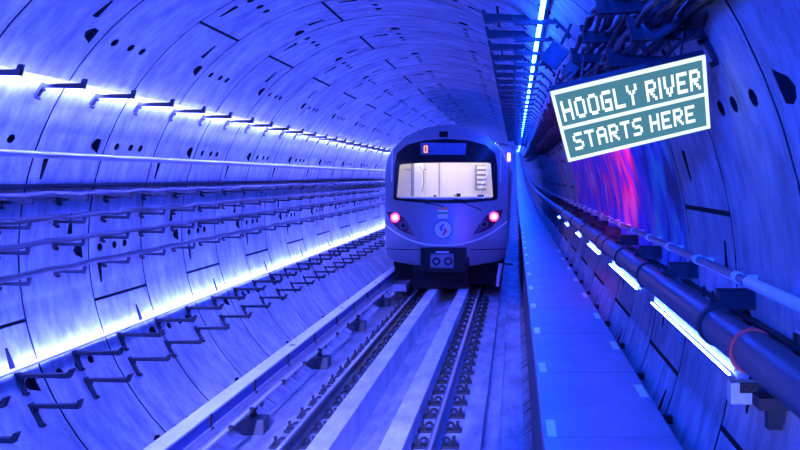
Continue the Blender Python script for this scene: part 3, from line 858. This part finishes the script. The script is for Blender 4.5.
# cab interior (box open to the windshield)
cb = MB()
X0, X1, Z0, Z1, YA, YB = -1.3, 1.3, 1.9, 3.3, .5, 1.75
cb.add([(X0, YB, Z0), (X1, YB, Z0), (X1, YB, Z1), (X0, YB, Z1)], [(0, 1, 2, 3)])
cb.add([(X0, YA, Z0), (X0, YB, Z0), (X0, YB, Z1), (X0, YA, Z1)], [(0, 1, 2, 3)])
cb.add([(X1, YA, Z0), (X1, YB, Z0), (X1, YB, Z1), (X1, YA, Z1)], [(0, 1, 2, 3)])
cb.add([(X0, YA, Z1), (X1, YA, Z1), (X1, YB, Z1), (X0, YB, Z1)], [(0, 1, 2, 3)])
cb.add([(X0, YA - .1, Z0), (X1, YA - .1, Z0), (X1, YB, Z0), (X0, YB, Z0)], [(0, 1, 2, 3)])
cabw = cb.build('cab_interior', M['cab'], tn)
MB().box((0, .50, 2.06), (2.3, .35, .26)).build('driver_desk', M['cab'], tn, bevel=.03)
def IP(px, py, dy): 
    d = 25 + dy; x = (px - 515) * d / 1057 - TX; return x, 2.7 + (177 - py) * d / 1057
b = MB()
for px in (441.5,): 
    x, z = IP(px, 180, 1.7); b.box((x, 1.73, 2.6), (.02, .02, 1.3))
x, z = IP(412, 171, 1.7); b.box((x + .15, 1.72, z), (.55, .02, .02))
b.build('partition_seam', M['cabgrey'], cabw)
x, z = IP(415, 180, 1.2); MB().box((x, 1.3, 2.55), (.07, .06, 1.1)).build('cab_pillar', M['cabgrey'], cabw)
x, z = IP(419, 180, 1.2); MB().box((x + .03, 1.55, 2.5), (.22, .25, 1.0)).build('equipment_cabinet', M['stripe'], cabw, bevel=.02)
pts = [IP(422, 168, 1.2), IP(425.5, 174, 1.2), IP(426, 184, 1.2), IP(424, 194, 1.2)]
MB().tube([(x, 1.35, z) for x, z in pts], .012, 6).build('cable_hose', M['cabgrey'], cabw, True)
b = MB(); xa, za = IP(476, 167, 1.5); xb, zb = IP(487, 192, 1.5)
b.box(((xa + xb) / 2, 1.62, (za + zb) / 2), (xb - xa, .06, za - zb)); lr = b.build('vent_frame', M['cabgrey'], cabw)
b = MB()
for k in range(5):
    zz = za - .06 - k * (za - zb - .1) / 4.4; b.box(((xa + xb) / 2 + .03, 1.57, zz), (xb - xa - .05, .05, .07))
b.build('vent_slat', M['cab'], lr)
b = MB(); x, z = IP(437, 191.5, .4); b.box((x, .5, 2.2), (.07, .05, .06)); x, z = IP(460, 189.5, .4); b.box((x, .5, 2.22), (.10, .05, .1)); b.tube([(x - .06, .5, 2.2), (x - .1, .5, 2.24)], .015, 6)
b.build('control_handle', M['black'], tn)
x, z = IP(482, 191, .5); b = MB(); b.box((x, .5, 2.2), (.16, .06, .07)); b.build('monitor', M['black'], tn)
ld = bpy.data.lights.new('cab_lamp', 'AREA'); ld.shape = 'RECTANGLE'; ld.size = 2.2; ld.size_y = .8; ld.energy = 21; ld.color = (1, .88, .74)
lo = bpy.data.objects.new('cab_lamp', ld); C.objects.link(lo); lo.location = (TX, 26.1, 3.27)

# ================================================================ LIGHTS
def spot(name, loc, target, e, col, ang, blend=.6, size=.1):
    s = bpy.data.lights.new(name, 'SPOT'); s.energy = e; s.color = col; s.spot_size = math.radians(ang); s.spot_blend = blend; s.shadow_soft_size = size
    o = bpy.data.objects.new(name, s); C.objects.link(o); o.location = loc
    o.rotation_euler = (Vector(target) - Vector(loc)).to_track_quat('-Z', 'Y').to_euler(); return o
# magenta floodlight washing the mural
spot('floodlight_beam', (.15, 8.3, 3.2), (1.15, 12.8, 2.55), 560, (1, .03, .30), 46, .8)
# white fill spot, added out of view near the camera
spot('white_fill', (-.2, .8, 2.25), (1.14, 4.85, 1.76), 260, (1, .97, .88), 9, .7)
# blue fill spots for wall and track, added unseen behind the camera
spot('blue_fill', (-2.2, -2.5, 3.6), (-.2, 12, 3.5), 10000, (.001, .045, 1), 72, .9, .3)
spot('track_fill', (-1.8, -1.2, 4.5), (-2.0, 13.2, 0), 46000, (.15, .16, 1), 18, .7, .15)

w = bpy.data.worlds.new('World'); bpy.context.scene.world = w; w.use_nodes = True
w.node_tree.nodes['Background'].inputs[0].default_value = (0, .01, .1, 1); w.node_tree.nodes['Background'].inputs[1].default_value = .3
cam = bpy.data.cameras.new('Camera'); co = bpy.data.objects.new('Camera', cam); C.objects.link(co)
co.location = (0, 0, CAMZ); co.rotation_euler = (PI / 2, 0, 0)
cam.sensor_width = 36; cam.lens = 36 * 1057 / 800; cam.shift_x = -115 / 800; cam.shift_y = -48 / 800; cam.clip_end = 600; cam.clip_start = .05
sc = bpy.context.scene; sc.camera = co
sc.view_settings.view_transform = 'Standard'; sc.view_settings.look = 'None'; sc.view_settings.exposure = 0; sc.view_settings.gamma = 1
